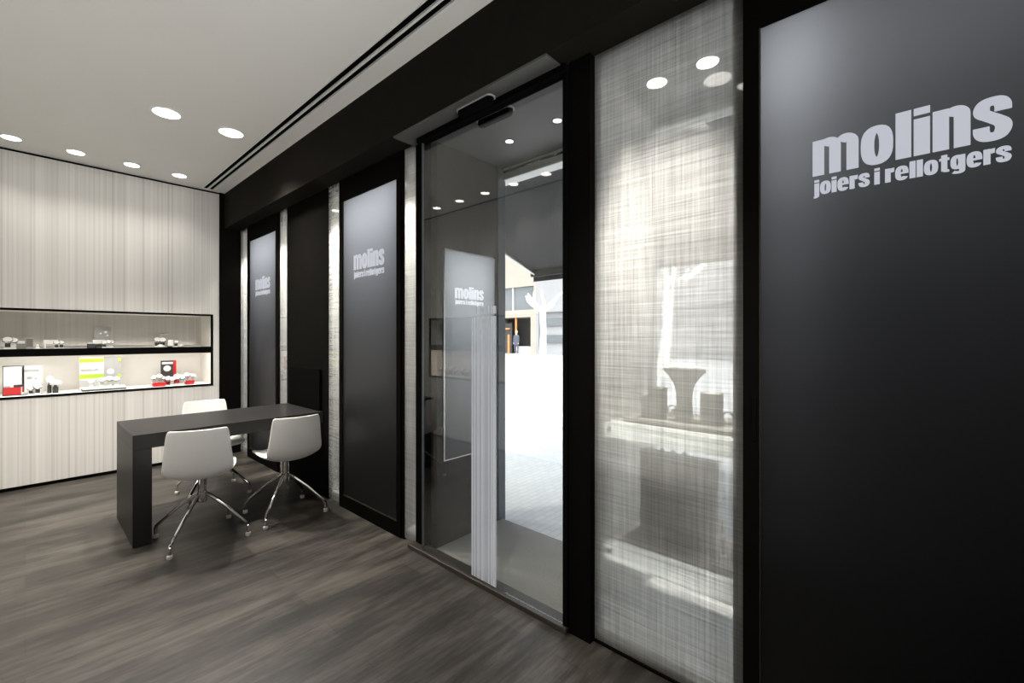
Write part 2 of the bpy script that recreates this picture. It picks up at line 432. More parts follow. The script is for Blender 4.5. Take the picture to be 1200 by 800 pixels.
# shop-window bays between the linen glass and the street
SX = 2.37
bays = [(4.565, 5.972), (2.411, 3.674), (-1.05, 1.05)]
for k, (a, b) in enumerate(bays):
    struct(MB().box(FX + 0.03, SX + 0.03, a, b, 0.0, 0.06).build('floor_bay_%d' % (k + 1), M['white']))
    struct(MB().box(FX + 0.03, SX + 0.03, a, b, HZ - 0.03, HZ - 0.001).build('ceiling_bay_%d' % (k + 1), M['midgrey']))
    w = MB().box(SX, SX + 0.02, a + 0.02, b - 0.02, 0.06, HZ - 0.03)
    struct(w.build('window_%d' % (7 + k), M['shopglass']))
struct(MB().box(FX + 0.03, SX + 0.01, 1.03, 1.049, 0.06, HZ - 0.03).build('wall_bay_lining_1', M['lining']))
struct(MB().box(FX + 0.05, SX, 2.401, 2.411, 0, HZ).build('wall_bay_lining_2', M['white']))
struct(MB().box(FX + 0.03, SX, 3.655, 3.673, 0.06, HZ - 0.03).build('wall_bay_lining_3', M['white']))
struct(MB().box(FX + 0.03, SX, 4.566, 4.58, 0.06, HZ - 0.03).build('wall_bay_lining_4', M['white']))
struct(MB().box(FX + 0.03, SX, 5.955, 5.971, 0.06, HZ - 0.03).build('wall_bay_lining_5', M['white']))

# ---- entrance vestibule
vw = MB(); vw.box(FX + .05, 1.84, 2.26, 2.40, 0, HZ); vw.box(2.33, 2.37, 2.26, 2.40, 0, HZ); vw.box(1.84, 2.33, 2.26, 2.40, 0, .565); vw.box(1.84, 2.33, 2.26, 2.40, 1.982, HZ)
struct(vw.build('wall_vestibule', M['vest']))
struct(MB().box(2.37, 2.445, 2.255, 2.41, 0, HZ).build('trim_12', M['bluegrey']))
struct(MB().box(FX + 0.03, 2.42, 1.16, 2.30, HZ - 0.012, HZ - 0.001).build('ceiling_vestibule', M['vceil']))
struct(MB().box(1.575, FX + 0.03, 1.20, 2.43, HZ - 0.012, HZ - 0.001).build('ceiling_door_head', M['vceil']))
struct(MB().box(FX + 0.03, 2.42, 1.16, 2.26, -0.02, 0.012).build('floor_entrance_carpet', M['mat']))
# sliding glass door
door = MB().box(DX - 0.004, DX + 0.004, DY0, DY1 - 0.03, 0.03, HZ - 0.015).build('door_1', M['glass']); struct(door)
hd = MB().box(DX - 0.03, DX + 0.03, DY0, DY1, HZ - 0.045, HZ - 0.013).build('track', M['black2'], door)
MB().box(DX - 0.008, DX + 0.008, DY1 - 0.03, DY1 - 0.027, 0.03, HZ - 0.045).build('edge_profile', M['bluegrey'], door)
MB().box(DX - 0.012, DX + 0.012, DY0 + 0.002, DY0 + 0.028, 0.03, HZ - 0.045).build('door_stile', M['black2'], door)
MB().box(DX - 0.0065, DX - 0.0055, 1.63, 1.83, 0.035, 1.505).build('striped_film', M['film'], door)
MB().box(DX - 0.0065, DX - 0.0055, 1.63, 1.79, 1.518, 1.56).build('film_label', M['film'], door)

# ------------------------------------------------------------------ lettering (heavy condensed, drawn with a broad pen)
def glyph_strokes(ch):
    """(pieces, width); piece = ('r',x0,x1,y0,y1) or ('s',points,hx,hy,closed)"""
    S = 0.29
    def arc(cx, cy, rx, ry, a0, a1, n=10, e=2.6):
        out = []
        for i in range(n + 1):
            a = math.radians(a0 + (a1 - a0) * i / n); c, s = math.cos(a), math.sin(a)
            out.append((cx + rx * math.copysign(abs(c) ** (2 / e), c), cy + ry * math.copysign(abs(s) ** (2 / e), s)))
        return out
    if ch == 'o': return [('s', arc(.33, .5, .19, .42, 0, 360, 28), .14, .10, True)], .66
    if ch == 'l': return [('r', 0, S + .01, 0, 1.2)], .30
    if ch == 'i': return [('r', 0, S + .01, 0, .93), ('r', 0, S + .01, 1.02, 1.2)], .30
    if ch == 'j': return [('r', 0.02, S + .03, 0, .93), ('r', 0.02, S + .03, 1.02, 1.2),
                          ('s', [(.175, .05), (.175, -.08), (.11, -.15), (-.02, -.16)], .14, .08, False)], .32
    if ch == 'n': return [('r', 0, S, 0, 1.0), ('s', [(S, .80), (.36, .90), (.44, .91), (.50, .84), (.51, .74), (.51, .60), (.51, 0)], .14, .10, False)], .65
    if ch == 'm': return [('r', 0, .27, 0, 1.0), ('s', [(.26, .82), (.33, .91), (.43, .91), (.50, .84), (.515, .74), (.515, .60), (.515, 0)], .13, .10, False),
                          ('s', [(.64, .82), (.71, .91), (.80, .91), (.88, .84), (.90, .74), (.90, .60), (.90, 0)], .13, .10, False)], 1.03
    if ch == 's': return [('s', [(.475, .66), (.47, .80), (.41, .90), (.30, .915), (.19, .89), (.135, .78), (.15, .66), (.25, .57), (.37, .47),
                                 (.465, .37), (.48, .24), (.42, .11), (.30, .085), (.19, .11), (.135, .21), (.13, .34)], .135, .10, False)], .61
    if ch == 'e': return [('s', arc(.33, .5, .19, .42, 0, 325, 26), .14, .10, False), ('r', .19, .66, .44, .57)], .66
    if ch == 'r': return [('r', 0, S, 0, 1.0), ('s', [(S - .02, .76), (.36, .84), (.47, .84)], .10, .15, False)], .47
    if ch == 't': return [('r', .09, .37, .08, 1.18), ('r', 0, .46, .80, .97), ('s', [(.23, .14), (.30, .08), (.45, .08)], .12, .08, False)], .46
    if ch == 'g': return [('s', arc(.30, .54, .17, .38, 0, 360, 26), .13, .10, True), ('r', .38, .65, -.02, 1.0),
                          ('s', [(.515, .0), (.50, -.12), (.40, -.17), (.24, -.16), (.12, -.11)], .13, .08, False)], .66
    return [], .3
def add_text(mb, text, u0, u1, v0, xh, place, depth):
    """fills u0..u1 with the word; place(u,v,d) -> world point"""
    gap = 0.045
    tot = sum(glyph_strokes(c)[1] for c in text) + gap * (len(text) - 1)
    kx = (u1 - u0) / tot; x = 0.0
    def slab(poly, dd):
        f = [mb.bm.verts.new(place(u0 + kx * p[0], v0 + xh * p[1], depth + dd)) for p in poly]
        b = [mb.bm.verts.new(place(u0 + kx * p[0], v0 + xh * p[1], 0)) for p in poly]
        mb.bm.faces.new(f)
        for i in range(len(poly)):
            j = (i + 1) % len(poly); mb.bm.faces.new((f[j], f[i], b[i], b[j]))
    for ci, ch in enumerate(text):
        pieces, w = glyph_strokes(ch)
        for pi_, pc in enumerate(pieces):
            dd = 0.00015 * (pi_ + 1)
            if pc[0] == 'r':
                slab([(x + pc[1], pc[3]), (x + pc[2], pc[3]), (x + pc[2], pc[4]), (x + pc[1], pc[4])], dd)
            else:
                _, pts, hx, hy, closed = pc
                if not closed:                      # round the stroke off
                    q = [pts[0]] + list(pts) + [pts[-1]]; sm = []
                    for i in range(1, len(q) - 2):
                        for t in (0, .25, .5, .75):
                            sm.append(tuple(.5 * (2 * q[i][c] + (q[i + 1][c] - q[i - 1][c]) * t + (2 * q[i - 1][c] - 5 * q[i][c] + 4 * q[i + 1][c] - q[i + 2][c]) * t * t
                                            + (3 * q[i][c] - q[i - 1][c] - 3 * q[i + 1][c] + q[i + 2][c]) * t ** 3) for c in (0, 1)))
                    pts = sm + [pts[-1]]
                n = len(pts); L, R = [], []
                for i in range(n):
                    if closed: a, b = pts[(i - 1) % (n - 1)], pts[(i + 1) % (n - 1)]
                    else: a, b = pts[max(i - 1, 0)], pts[min(i + 1, n - 1)]
                    dx, dy = b[0] - a[0], b[1] - a[1]; l = math.hypot(dx, dy) or 1
                    nx, ny = -dy / l, dx / l
                    L.append((x + pts[i][0] + nx * hx, pts[i][1] + ny * hy)); R.append((x + pts[i][0] - nx * hx, pts[i][1] - ny * hy))
                for i in range(n - 1):
                    slab([R[i], R[i + 1], L[i + 1], L[i]], dd)
        x += w + gap
def logo(width, place, parent, u0, v0, mat='letter'):
    k = width / 0.437
    mb = MB(); add_text(mb, 'molins', u0, u0 + .437 * k, v0, .115 * k, place, .002)
    mb.build('logo_lettering', M[mat], parent)
    mb = MB(); vb = v0 - .063 * k
    add_text(mb, 'joiers', u0 + .004 * k, u0 + .146 * k, vb, .041 * k, place, .002)
    add_text(mb, 'i', u0 + .157 * k, u0 + .170 * k, vb, .041 * k, place, .002)
    add_text(mb, 'rellotgers', u0 + .182 * k, u0 + .436 * k, vb, .041 * k, place, .002)
    mb.build('tagline_lettering', M[mat], parent)

# ------------------------------------------------------------------ logo sign panels with added lamps behind them
def sign_panel(name_label, yc, half, z0, z1, power, logo_top, face_x=FX, shift=0.0):
    """panel facing -X in the storefront plane, added light box behind it"""
    root = thing('sign_panel', name_label, 'sign panel', (face_x, yc, 0), 0, 'logo panels of the storefront')
    fo = half + 0.05
    fr = MB()
    fr.box(-.012, .03, half, fo, 0, HZ - .002); fr.box(-.012, .03, -fo, -half, 0, HZ - .002)
    fr.box(-.012, .03, -half, half, z1, HZ - .002); fr.box(-.012, .03, -half, half, 0, z0)
    fr.build('frame', M['black'], root)
    MB().box(0.0, .003, -half, half, z0, z1).build('smoked_panel', M['smoke'], root)
    D = 0.17
    bx = MB()
    bx.box(.03 + D, .045 + D, -fo, fo, z0 - .03, z1 + .05); bx.box(.03, .03 + D, half + .001, fo, z0 - .03, z1 + .05)
    bx.box(.03, .03 + D, -fo, -half - .001, z0 - .03, z1 + .05); bx.box(.03, .03 + D, -half, half, z1 + .001, z1 + .05)
    bx.box(.03, .03 + D, -half, half, z0 - .03, z0 - .001)
    bx.build('added_light_box', M['boxwhite'], root)
    bead = MB()
    t = .005
    bead.box(-.006, .0, -half, half, z0, z0 + t); bead.box(-.006, .0, half - t, half, z0, z1); bead.box(-.006, .0, -half, -half + t, z0, z1)
    bead.build('edge_bead', M['bronze'], root)
    MB().box(-.016, -.006, half + .006, half + .022, 1.02, 1.18, .002).build('recessed_pull', M['black2'], root)
    logo(.437, lambda u, v, d: (-.0005 - d, .2185 - u, v), root, 0.0, logo_top - .115)
    # added lamps, each row dimmer than the one above, to shape the gradient
    for k, p in enumerate((1, .40, .16, .07, .03, .012)):
        la = area('added_sign_light', (.03 + D * .96, 0, z1 - .15 - .30 * k), (-1, 0, 0), half * 1.9, .30, power * p, (.95, .97, 1.0), 180)
        la.parent = root
        if shift:  # extra added lamp brightening the left side of the near panel
            la = area('added_sign_light', (.03 + D * .7, shift, z1 - .15 - .30 * k), (-1, 0, 0), .14, .30, power * p * 1.0, (.95, .97, 1.0), 180)
            la.parent = root
    return root
sign_panel('black logo panel farthest away, behind the desk end near the back wall', 5.235, .40, .10, 2.50, 8.0, 2.036)
sign_panel('black logo panel standing left of the glass door, beyond the chairs', 3.02, .39, .10, 2.50, 8.0, 2.036)
sign_panel('large black logo panel at the right edge, nearest of all the panels', 0.0, .376, .10, 2.485, 1.3, 2.036, shift=.285)
# the smaller panel on the vestibule wall, facing the entrance passage
def vest_panel():
    x0, x1, z0, z1, yf = 1.85, 2.32, .575, 1.972, 2.26
    root = thing('sign_panel', 'half height logo panel on the vestibule wall, seen through the glass door', 'sign panel', ((x0 + x1) / 2, yf, 0))
    h = (x1 - x0) / 2
    MB().box(-h, h, -.006, -.003, z0, z1).build('smoked_panel', M['smoke'], root)
    b = MB(); b.box(-h, h, .126, .138, z0, z1); b.box(-h - .009, -h, -.003, .138, z0, z1); b.box(h, h + .009, -.003, .138, z0, z1)
    b.box(-h, h, -.003, .138, z1, z1 + .009); b.box(-h, h, -.003, .138, z0 - .009, z0)
    b.build('added_light_box', M['boxwhite'], root)
    for k, p in enumerate((1, .62, .34, .18, .10)):  # added lamps behind the panel, dimmer downwards to shape its gradient
        la = area('added_sign_light', (0, .12, z1 - .14 - .278 * k), (0, -1, 0), h * 1.9, .278, 4.2 * p, (.95, .97, 1.0), 180); la.parent = root
    b = MB(); t = .006
    b.box(-h - t, h, -.010, 0, z0 - t, z0); b.box(-h - t, -h, -.010, 0, z0, z1)
    b.build('edge_bead', M['steel'], root)
    logo(.27, lambda u, v, d: (-h + .09 + u, -.0065 - d, v), root, 0.0, 1.655, 'letter_bright')
    return root
vp = vest_panel()

# ------------------------------------------------------------------ ceiling fittings
def diffuser():
    root = thing('linear_air_diffuser', 'long twin slot air diffuser recessed in the ceiling along the storefront', 'air diffuser', (1.40, 1.3, CZ))
    MB().box(-.054, .054, -4.65, 4.65, .012, .02).build('backing', M['black2'], root)
    b = MB(); b.box(-.007, .007, -4.65, 4.65, -.001, .0115); b.box(.044, .054, -4.65, 4.65, -.003, .0115); b.box(-.054, -.049, -4.65, 4.65, -.003, .0115)
    b.build('blade', M['white'], root)
diffuser()

def downlight(loc, r, power, label, group, spot=110, blend=.6, tilt=None, lens=None):
    root = thing('recessed_downlight', label, 'downlight', loc, 0, group)
    MB().lathe([(r * .86, -.001), (r * .86, -.006), (r, -.005), (r, 0.0)], seg=32, cap=False).build('trim_ring', M['white'], root, True)
    MB().lathe([(r * .86, -.004), (r * .84, -.0055)], seg=32).build('lens', lens or M['lamp'], root)
    d = bpy.data.lights.new('downlight_beam', 'SPOT'); d.energy = power; d.spot_size = math.radians(spot); d.spot_blend = blend
    d.shadow_soft_size = r * .7; d.color = (1.0, .95, .87)
    o = bpy.data.objects.new('downlight_beam', d); COL.objects.link(o); o.parent = root; o.location = (0, 0, -.03)
    if tilt: o.rotation_euler = Vector(tilt).to_track_quat('-Z', 'Y').to_euler()
    return root
names = ['leftmost of the four small downlights along the back wall', 'second from left of the small downlights along the back wall',
         'third from left of the small downlights along the back wall', 'small downlight nearest the ceiling slot, along the back wall']
for x, nm in zip((-.08, .31, .70, 1.08), names):
    downlight((x, 5.65, CZ), .068, 19, nm, 'small downlights washing the back wall', 100, 1.0, (0, .02, -1))
downlight((.713, 4.15, CZ), .098, 270, 'large round downlight above the desk, the left one', 'large downlights above the desk', 120, .7)
downlight((1.14, 4.15, CZ), .098, 270, 'large round downlight above the desk, beside the ceiling slot', 'large downlights above the desk', 120, .7)
downlight((.25, .78, CZ), .06, 260, 'unseen spot added to brighten the near shop window, above the photographer', 'added unseen spots', 44, 1.0, (1.5, 0, -2.2))  # added out of view to brighten the window shelf fronts
for k, y in enumerate((2.75, 3.2, 3.65, 4.1, 4.55, 5.0)):
    downlight((-.2, y, CZ), .06, 33, 'small downlight over the left long wall, seen only as a reflection in the door glass', 'small downlights along the left long wall', 105, .9, (.22, 0, -1))
for x, y, p in ((.45, .9, 10), (1.1, -.9, 5), (-1.2, .8, 20), (-1.2, -1.4, 20), (-2.6, -.2, 20), (.2, -2.2, 10)):  # unseen lamps added to light the near part of the room
    downlight((x, y, CZ), .098, p, 'unseen downlight added behind the photographer', 'added downlights behind the photographer', 120, .7)
for y in (.66, .90):
    downlight((2.08, y, HZ - .03), .055, 165, 'bright spot in the shop window ceiling behind the linen glass, %s one' % ('right' if y < .8 else 'left'), 'spots in the near shop window', 78, 1.0, (-.05, -.20 if y > .8 else -.02, -1))
for x, y in ((2.1, 1.9), (2.086, 1.508)):
    downlight((x, y, HZ - .012), .027, 3, 'small spot in the vestibule ceiling, %s one' % ('left' if y > 1.7 else 'right, beside the door post'), 'spots in the vestibule ceiling', 120, .7)
for a, b in bays[:2]:
    for y in (a + .18, b - .18):
        downlight((2.12, y, HZ - .03), .05, 200, 'spot inside a far shop window, hidden above the linen strips', 'spots in the far shop windows', 110, .5)

# door motion sensors
def sensor(x, label):
    root = thing('motion_sensor', label, 'motion sensor', (x, 1.74, HZ - .012), 0, 'door motion sensors')
    pts = []
    for k in range(24):
        a = 2 * PI * k / 24
        pts.append((.026 * math.cos(a), (.105 if math.sin(a) > 0 else -.105) + .026 * math.sin(a)))
    MB().prism([(u * 1.25, v * 1.06) for u, v in pts], -.006, 0, 'z').build('base_plate', M['midgrey'], root)
    MB().loft([[(u * k, v * (1 - (1 - k) * .3), z) for u, v in pts] for k, z in ((1, -.006), (1, -.02), (.85, -.034), (.5, -.04))]).build('housing', M['black2'], root, True)
sensor(1.645, 'black oval motion sensor above the door, on the shop side')
sensor(1.80, 'black oval motion sensor above the door, behind the glass')

# ------------------------------------------------------------------ desk
desk = thing('desk', 'dark grey waterfall desk with one slab leg, fixed to the black pillar', 'desk', (1.1, 4.13, 0))
MB().box(-.63, .634, -.365, .375, .645, .742, .002).build('desk_top', M['desk'], desk)
MB().box(-.63, -.53, -.365, .375, 0.0, .645, .002).build('slab_leg', M['desk'], desk)
scr = MB().box(1.715, 1.735, 3.80, 4.45, .742, 1.11, .003).build('upright_panel', M['black2'])
tag(scr, 'black upright panel at the wall end of the desk, against the pillar', 'panel')

# ------------------------------------------------------------------ chairs
def make_chair(label):
    root = thing('swivel_chair', label, 'chair', (0, 0, 0), 0, 'white swivel chairs around the desk')
    # facing +Y; profile from the front lip of the seat up to the top of the back: (y, z, half width, lateral dish)
    prof = [(.235, .425, .195, .0), (.232, .441, .203, .0), (.215, .452, .212, .0), (.15, .455, .222, -.004), (.05, .448, .226, -.010),
            (-.05, .442, .222, -.016), (-.13, .443, .208, -.022), (-.19, .455, .200, -.02), (-.225, .485, .212, -.02), (-.240, .53, .216, -.028),
            (-.250, .60, .205, -.034), (-.258, .68, .197, -.036), (-.266, .75, .19, -.036), (-.270, .785, .182, -.036), (-.271, .80, .172, -.035)]
    bm = bmesh.new(); rows = []; NU = 16
    for i, (y, z, hw, ds) in enumerate(prof):
        p0 = prof[max(i - 1, 0)]; p1 = prof[min(i + 1, len(prof) - 1)]
        ty, tz = p1[0] - p0[0], p1[1] - p0[1]; l = math.hypot(ty, tz)
        ny, nz = tz / l, -ty / l          # pushes the middle away from the sitter (down, then back)
        if ny > 0: ny, nz = -ny, -nz
        if abs(tz) < abs(ty): ny, nz = (ny, nz) if nz < 0 else (-ny, -nz)
        lift = .032 * max(0.0, 1 - (z - .44) / .12) * (1 if y < .1 else .4)
        row = []
        for k in range(NU + 1):
            u = -1 + 2 * k / NU; s = (1 - u * u) * abs(ds)
            row.append(bm.verts.new((u * hw * .90, y + ny * s, z + .018 * max(0, (.80 - z) / .36) + nz * s * .8 + lift * abs(u) ** 3)))
        rows.append(row)
    for a, b in zip(rows, rows[1:]):
        for k in range(NU): bm.faces.new((a[k], a[k + 1], b[k + 1], b[k]))
    bmesh.ops.recalc_face_normals(bm, faces=bm.faces[:])
    me = bpy.data.meshes.new('seat_shell'); bm.to_mesh(me); bm.free(); me.materials.append(M['shell'])
    me.polygons.foreach_set('use_smooth', [True] * len(me.polygons))
    o = bpy.data.objects.new('seat_shell', me); COL.objects.link(o); o.parent = root
    s = o.modifiers.new('thick', 'SOLIDIFY'); s.thickness = .014; s.offset = 0
    s = o.modifiers.new('round', 'SUBSURF'); s.levels = 1; s.render_levels = 2
    return root
def chair_base(root, rz):
    """base keeps square to the room; rz = turn of the base against the seat"""
    c, s = math.cos(rz), math.sin(rz)
    rot = lambda p: (p[0] * c - p[1] * s, p[0] * s + p[1] * c, p[2])
    MB().lathe([(.026, .245), (.030, .252), (.030, .315), (.026, .32), (.026, .415), (.05, .42), (.05, .434)], seg=20).build('column', M['chrome'], root, True)
    for sx, sy in ((1, 1), (1, -1), (-1, -1), (-1, 1)):
        k = .22
        pts = [(.015 * sx, .015 * sy, .300), (.04 * sx, .04 * sy, .284), (.12 * sx, .12 * sy, .203), (.185 * sx, .185 * sy, .124), (.207 * sx, .207 * sy, .097),
               (.217 * sx, .217 * sy, .083), (k * sx, k * sy, .065), (k * sx, k * sy, .02)]
        MB().tube([rot(p) for p in pts], .0105, 10).build('leg', M['chrome'], root, True)
        q = rot((k * sx, k * sy, 0))
        MB().lathe([(.014, 0), (.017, .003), (.017, .02), (.012, .026)], c=q, seg=14).build('glide', M['glide'], root, True)
def chair(x, y, face_deg, label):
    r = make_chair(label); chair_base(r, -math.radians(face_deg)); r.location = (x, y, 0); r.rotation_euler = (0, 0, math.radians(face_deg)); return r
chair(.823, 3.635, -17, 'white swivel chair nearest the camera, its back turned to us')
chair(1.38, 3.648, -5, 'white swivel chair at the right, by the storefront end of the desk')
chair(1.118, 4.57, 180, 'white swivel chair behind the desk, facing us')

# ------------------------------------------------------------------ display niche in the back wall
ND = .44
SHZ0, SHZ1 = 1.212, 1.282
ni = thing('display_niche', 'long two tier lit display niche in the striped back wall', 'display niche', (0, WY, 0))
b = MB(); t = .02
b.box(NX0, NX1, -.006, .02, NZ1 - t, NZ1); b.box(NX0, NX1, -.006, .02, NZ0, NZ0 + t); b.box(NX1 - t, NX1, -.006, .02, NZ0 + t, NZ1 - t); b.box(NX0, NX0 + t, -.006, .02, NZ0 + t, NZ1 - t)
b.build('frame', M['black2'], ni)
MB().box(NX0, NX1, ND - .01, ND, SHZ1, NZ1).build('upper_back_panel', M['stripe_dark'], ni)
MB().box(NX0, NX1, ND - .01, ND, NZ0, SHZ0).build('lower_back_panel', M['cream'], ni)
MB().box(NX1 - .022, NX1, .02, ND - .01, NZ0 + t, NZ1 - t).build('side_panel', M['cream'], ni)
MB().box(NX0, NX0 + .022, .02, ND - .01, NZ0 + t, NZ1 - t).build('side_panel', M['cream'], ni)
MB().box(NX0, NX1, .02, ND - .01, NZ1 - t, NZ1 - .001).build('top_panel', M['cream'], ni)
MB().box(NX0 + .022, NX1 - .022, .02, ND - .01, NZ0, NZ0 + t).build('bottom_panel', M['white'], ni)
MB().box(NX0 + .022, NX1 - .022, -.004, .02, SHZ0, SHZ1).build('shelf_fascia', M['black2'], ni)
MB().box(NX0 + .022, NX1 - .022, .02, ND - .01, SHZ0 + .01, SHZ1 - .003).build('shelf', M['white'], ni)
MB().box(NX0 + .03, NX1 - .03, .022, .034, SHZ0 + .002, SHZ0 + .0098).build('light_strip', M['led'], ni)
la = area('niche_light', (.58, .05, SHZ0 + .004), (0, .35, -1), 1.6, .03, 4.5, (1.0, .965, .91), 170); la.parent = ni
la = area('niche_light', (.58, ND - .03, SHZ1 + .012), (0, -.1, 1), 1.6, .02, .5, (1.0, .95, .88), 170); la.parent = ni

ZU, ZL = SHZ1 - .003, NZ0 + t      # shelf tops
def at(px, Y):
    u = (px - 600) / FPX; dx = math.cos(A0) + u * math.sin(A0); dy = math.sin(A0) - u * math.cos(A0)
    return dx * Y / dy
def watch_proto(dial_mat, strap_mat, r=.028):
    """watch closed round a C-shaped cuff, dial looking out of the niche (-Y)"""
    root = thing('wristwatch', 'watch', 'watch')
    pts = [(0, r * .8 * math.sin(a), r + .012 + r * math.cos(a)) for a in [2 * PI * k / 16 for k in range(17)]]
    mb = MB(); rings = []
    for p, a in zip(pts, [2 * PI * k / 16 for k in range(17)]):
        n = Vector((0, .8 * math.sin(a), math.cos(a))).normalized() * .003; P_ = Vector(p)
        rings.append([P_ + n + Vector((-.011, 0, 0)), P_ + n + Vector((.011, 0, 0)), P_ - n + Vector((.011, 0, 0)), P_ - n + Vector((-.011, 0, 0))])
    mb.loft(rings, cap=False); mb.build('strap', strap_mat, root)
    f = [(-r * .80, .8)]
    c = Vector((0, -r * .66, r + .012 + r * .55)); ax = Vector((0, -.75, .62)).normalized()
    q = ax.to_track_quat('Z', 'Y').to_matrix().to_4x4()
    mb = MB().lathe([(.021, -.005), (.024, 0), (.024, .006), (.020, .009)], seg=20); mb.bm.transform(Matrix.Translation(c) @ q); mb.build('case', M['chrome'], root, True)
    mb = MB().lathe([(.0195, .009), (.019, .0102)], seg=20); mb.bm.transform(Matrix.Translation(c) @ q); mb.build('dial', dial_mat, root)
    MB().box(-.017, .017, -.016, .016, 0, .012, .002).build('stand', M['white'], root)
    MB().lathe([(.008, .010), (.008, r + .02)], seg=10).build('cushion', M['white'], root)
    return root
W_white = watch_proto(M['white'], M['white'])
W_dark = watch_proto(M['white'], M['dark'])
W_red = watch_proto(M['white'], M['red'])
used = {}
def watch(kind, x, y, z, label, group, rz=0.0, s=1.0):
    p = {'w': W_white, 'd': W_dark, 'r': W_red}[kind]
    if kind not in used:
        used[kind] = 1; o = p; o.location = (x, y, z); o.rotation_euler = (0, 0, rz); o['label'] = label; o['group'] = group
    else: o = dup(p, (x, y, z), rz, label, group)
    o.scale = (s, s, s); return o
YS = WY + .16
gU, gL = 'watches on the upper shelf of the back wall niche', 'watches on the lower shelf of the back wall niche'
KX = .70      # plan widths of the small goods
def box_thing(name, px, w, d, h, z, mat, label, cat, Y=YS, bev=.003, extra=None):
    root = thing(name, label, cat, (at(px, Y), Y, z))
    w *= KX
    MB().box(-w / 2, w / 2, -d / 2, d / 2, 0, h, bev).build('body', mat, root)
    if extra: extra(root)
    return root
# upper shelf, left to right
watch('d', at(9, YS), YS, ZU, 'dark strapped watch at the far left of the upper niche shelf', gU, s=1.5)
watch('w', at(15.5, YS), YS, ZU, 'white watch on the upper niche shelf, left of the grey jewel boxes', gU, s=1.4)
def lid(w, d, h0, h1, mat): return lambda r: MB().box(-w * KX / 2, w * KX / 2, -d / 2, d / 2, h0, h1, .002).build('lid', mat, r)
box_thing('jewel_box', 25, .085, .08, .05, ZU, M['greybox'], 'low grey jewel box with a white lid, left part of the upper niche shelf', 'jewel box', extra=lid(.06, .06, .05, .075, M['white']))
box_thing('display_block', 34.5, .075, .05, .115, ZU, M['midgrey'], 'tall grey display block beside the low grey jewel box', 'display block', YS + .03,
          extra=lambda r: MB().box(-.03 * KX, .03 * KX, -.027, -.024, .02, .095).build('front_inlay', M['greybox'], r))
def ring_cone(px, z, label, s=1.0, Y=YS):
    r = thing('ring_cone', label, 'ring stand', (at(px, Y), Y, z))
    MB().lathe([(.026 * s, 0), (.026 * s, .006 * s), (.02 * s, .01 * s), (.008 * s, .05 * s), (.003 * s, .056 * s)], seg=18).build('cone', M['white'], r, True)
    MB().lathe([(.0145 * s, .026 * s), (.0165 * s, .029 * s), (.0135 * s, .032 * s)], seg=18, cap=False).build('ring', M['chrome'], r, True)
ring_cone(44, ZU, 'small white ring cone right of the grey display block', .8)
def stand_legs(r):
    for s in (-1, 1): MB().box((s * .055 - .008) * KX, (s * .055 + .008) * KX, -.03, .03, 0, .045, .002).build('leg', M['white'], r)
t_ = thing('display_stand', 'white bridge shaped jewel stand on the left half of the upper niche shelf', 'display stand', (at(59.5, YS), YS, ZU))
MB().box(-.07 * KX, .07 * KX, -.035, .035, .045, .085, .004).build('tray', M['white'], t_); stand_legs(t_)
watch('d', at(66, YS), YS - .03, ZU, 'dark strapped watch just right of the white bridge stand', gU)
watch('d', at(72, YS), YS, ZU, 'dark strapped watch standing alone right of the white bridge stand', gU)
# centre group
def acr(r):
    MB().box(-.09 * KX, .09 * KX, -.03, .03, 0, .012, .002).build('foot', M['white'], r)
t_ = thing('picture_panel', 'grey photo panel standing on the middle of the upper niche shelf', 'photo panel', (at(120, YS + .07), YS + .07, ZU))
MB().box(-.092 * KX, .092 * KX, -.006, .006, .012, .22, .001).build('panel', M['midgrey'], t_); acr(t_)
for k, (dx, dz, rr) in enumerate(((.024, .165, .013), (-.014, .15, .009), (.038, .13, .008))):
    mb = MB().lathe([(rr, 0), (rr, .001)], seg=14); mb.bm.transform(Matrix.Translation((dx, -.0062, dz)) @ Matrix.Rotation(PI / 2, 4, 'X')); mb.build('printed_dial', M['white'], t_)
box_thing('jewel_box', 107, .085, .07, .045, ZU, M['dark'], 'low dark jewel box at the foot of the grey photo panel', 'jewel box', extra=lid(.07, .06, .045, .055, M['white']))
t_ = thing('display_stand', 'white bridge shaped stand in front of the grey photo panel', 'display stand', (at(116, YS), YS, ZU))
MB().box(-.07 * KX, .07 * KX, -.035, .035, .045, .085, .004).build('tray', M['white'], t_); stand_legs(t_)
watch('d', at(121.5, YS), YS - .05, ZU, 'dark strapped watch in front of the grey photo panel', gU)
watch('w', at(126, YS), YS - .03, ZU, 'white watch at the right foot of the grey photo panel', gU, s=1.1)
watch('w', at(130.5, YS), YS, ZU, 'white watch furthest right of the group before the grey photo panel', gU, s=1.05)
# right group
t_ = thing('display_stand', 'grey shelf on a post behind the right hand watches of the upper niche shelf', 'display stand', (at(192.5, YS + .06), YS + .06, ZU))
MB().box(-.05 * KX, .05 * KX, -.02, .02, .12, .155, .004).build('tray', M['midgrey'], t_); MB().box(-.012, .012, -.012, .012, 0, .12).build('post', M['midgrey'], t_)
watch('d', at(184, YS), YS, ZU, 'dark watch at the left of the right hand group on the upper niche shelf', gU, s=1.4)
watch('d', at(190, YS), YS, ZU, 'dark watch in front of the grey post shelf', gU, s=1.4)
t_ = thing('display_stand', 'white block stand on the right part of the upper niche shelf', 'display stand', (at(199, YS), YS, ZU))
MB().box(-.035 * KX, .035 * KX, -.03, .03, .012, .082, .004).build('block', M['white'], t_); MB().box(-.028 * KX, .028 * KX, -.026, .026, 0, .012).build('foot', M['dark'], t_)
watch('d', at(206, YS), YS, ZU, 'dark watch right of the white block stand on the upper niche shelf', gU)
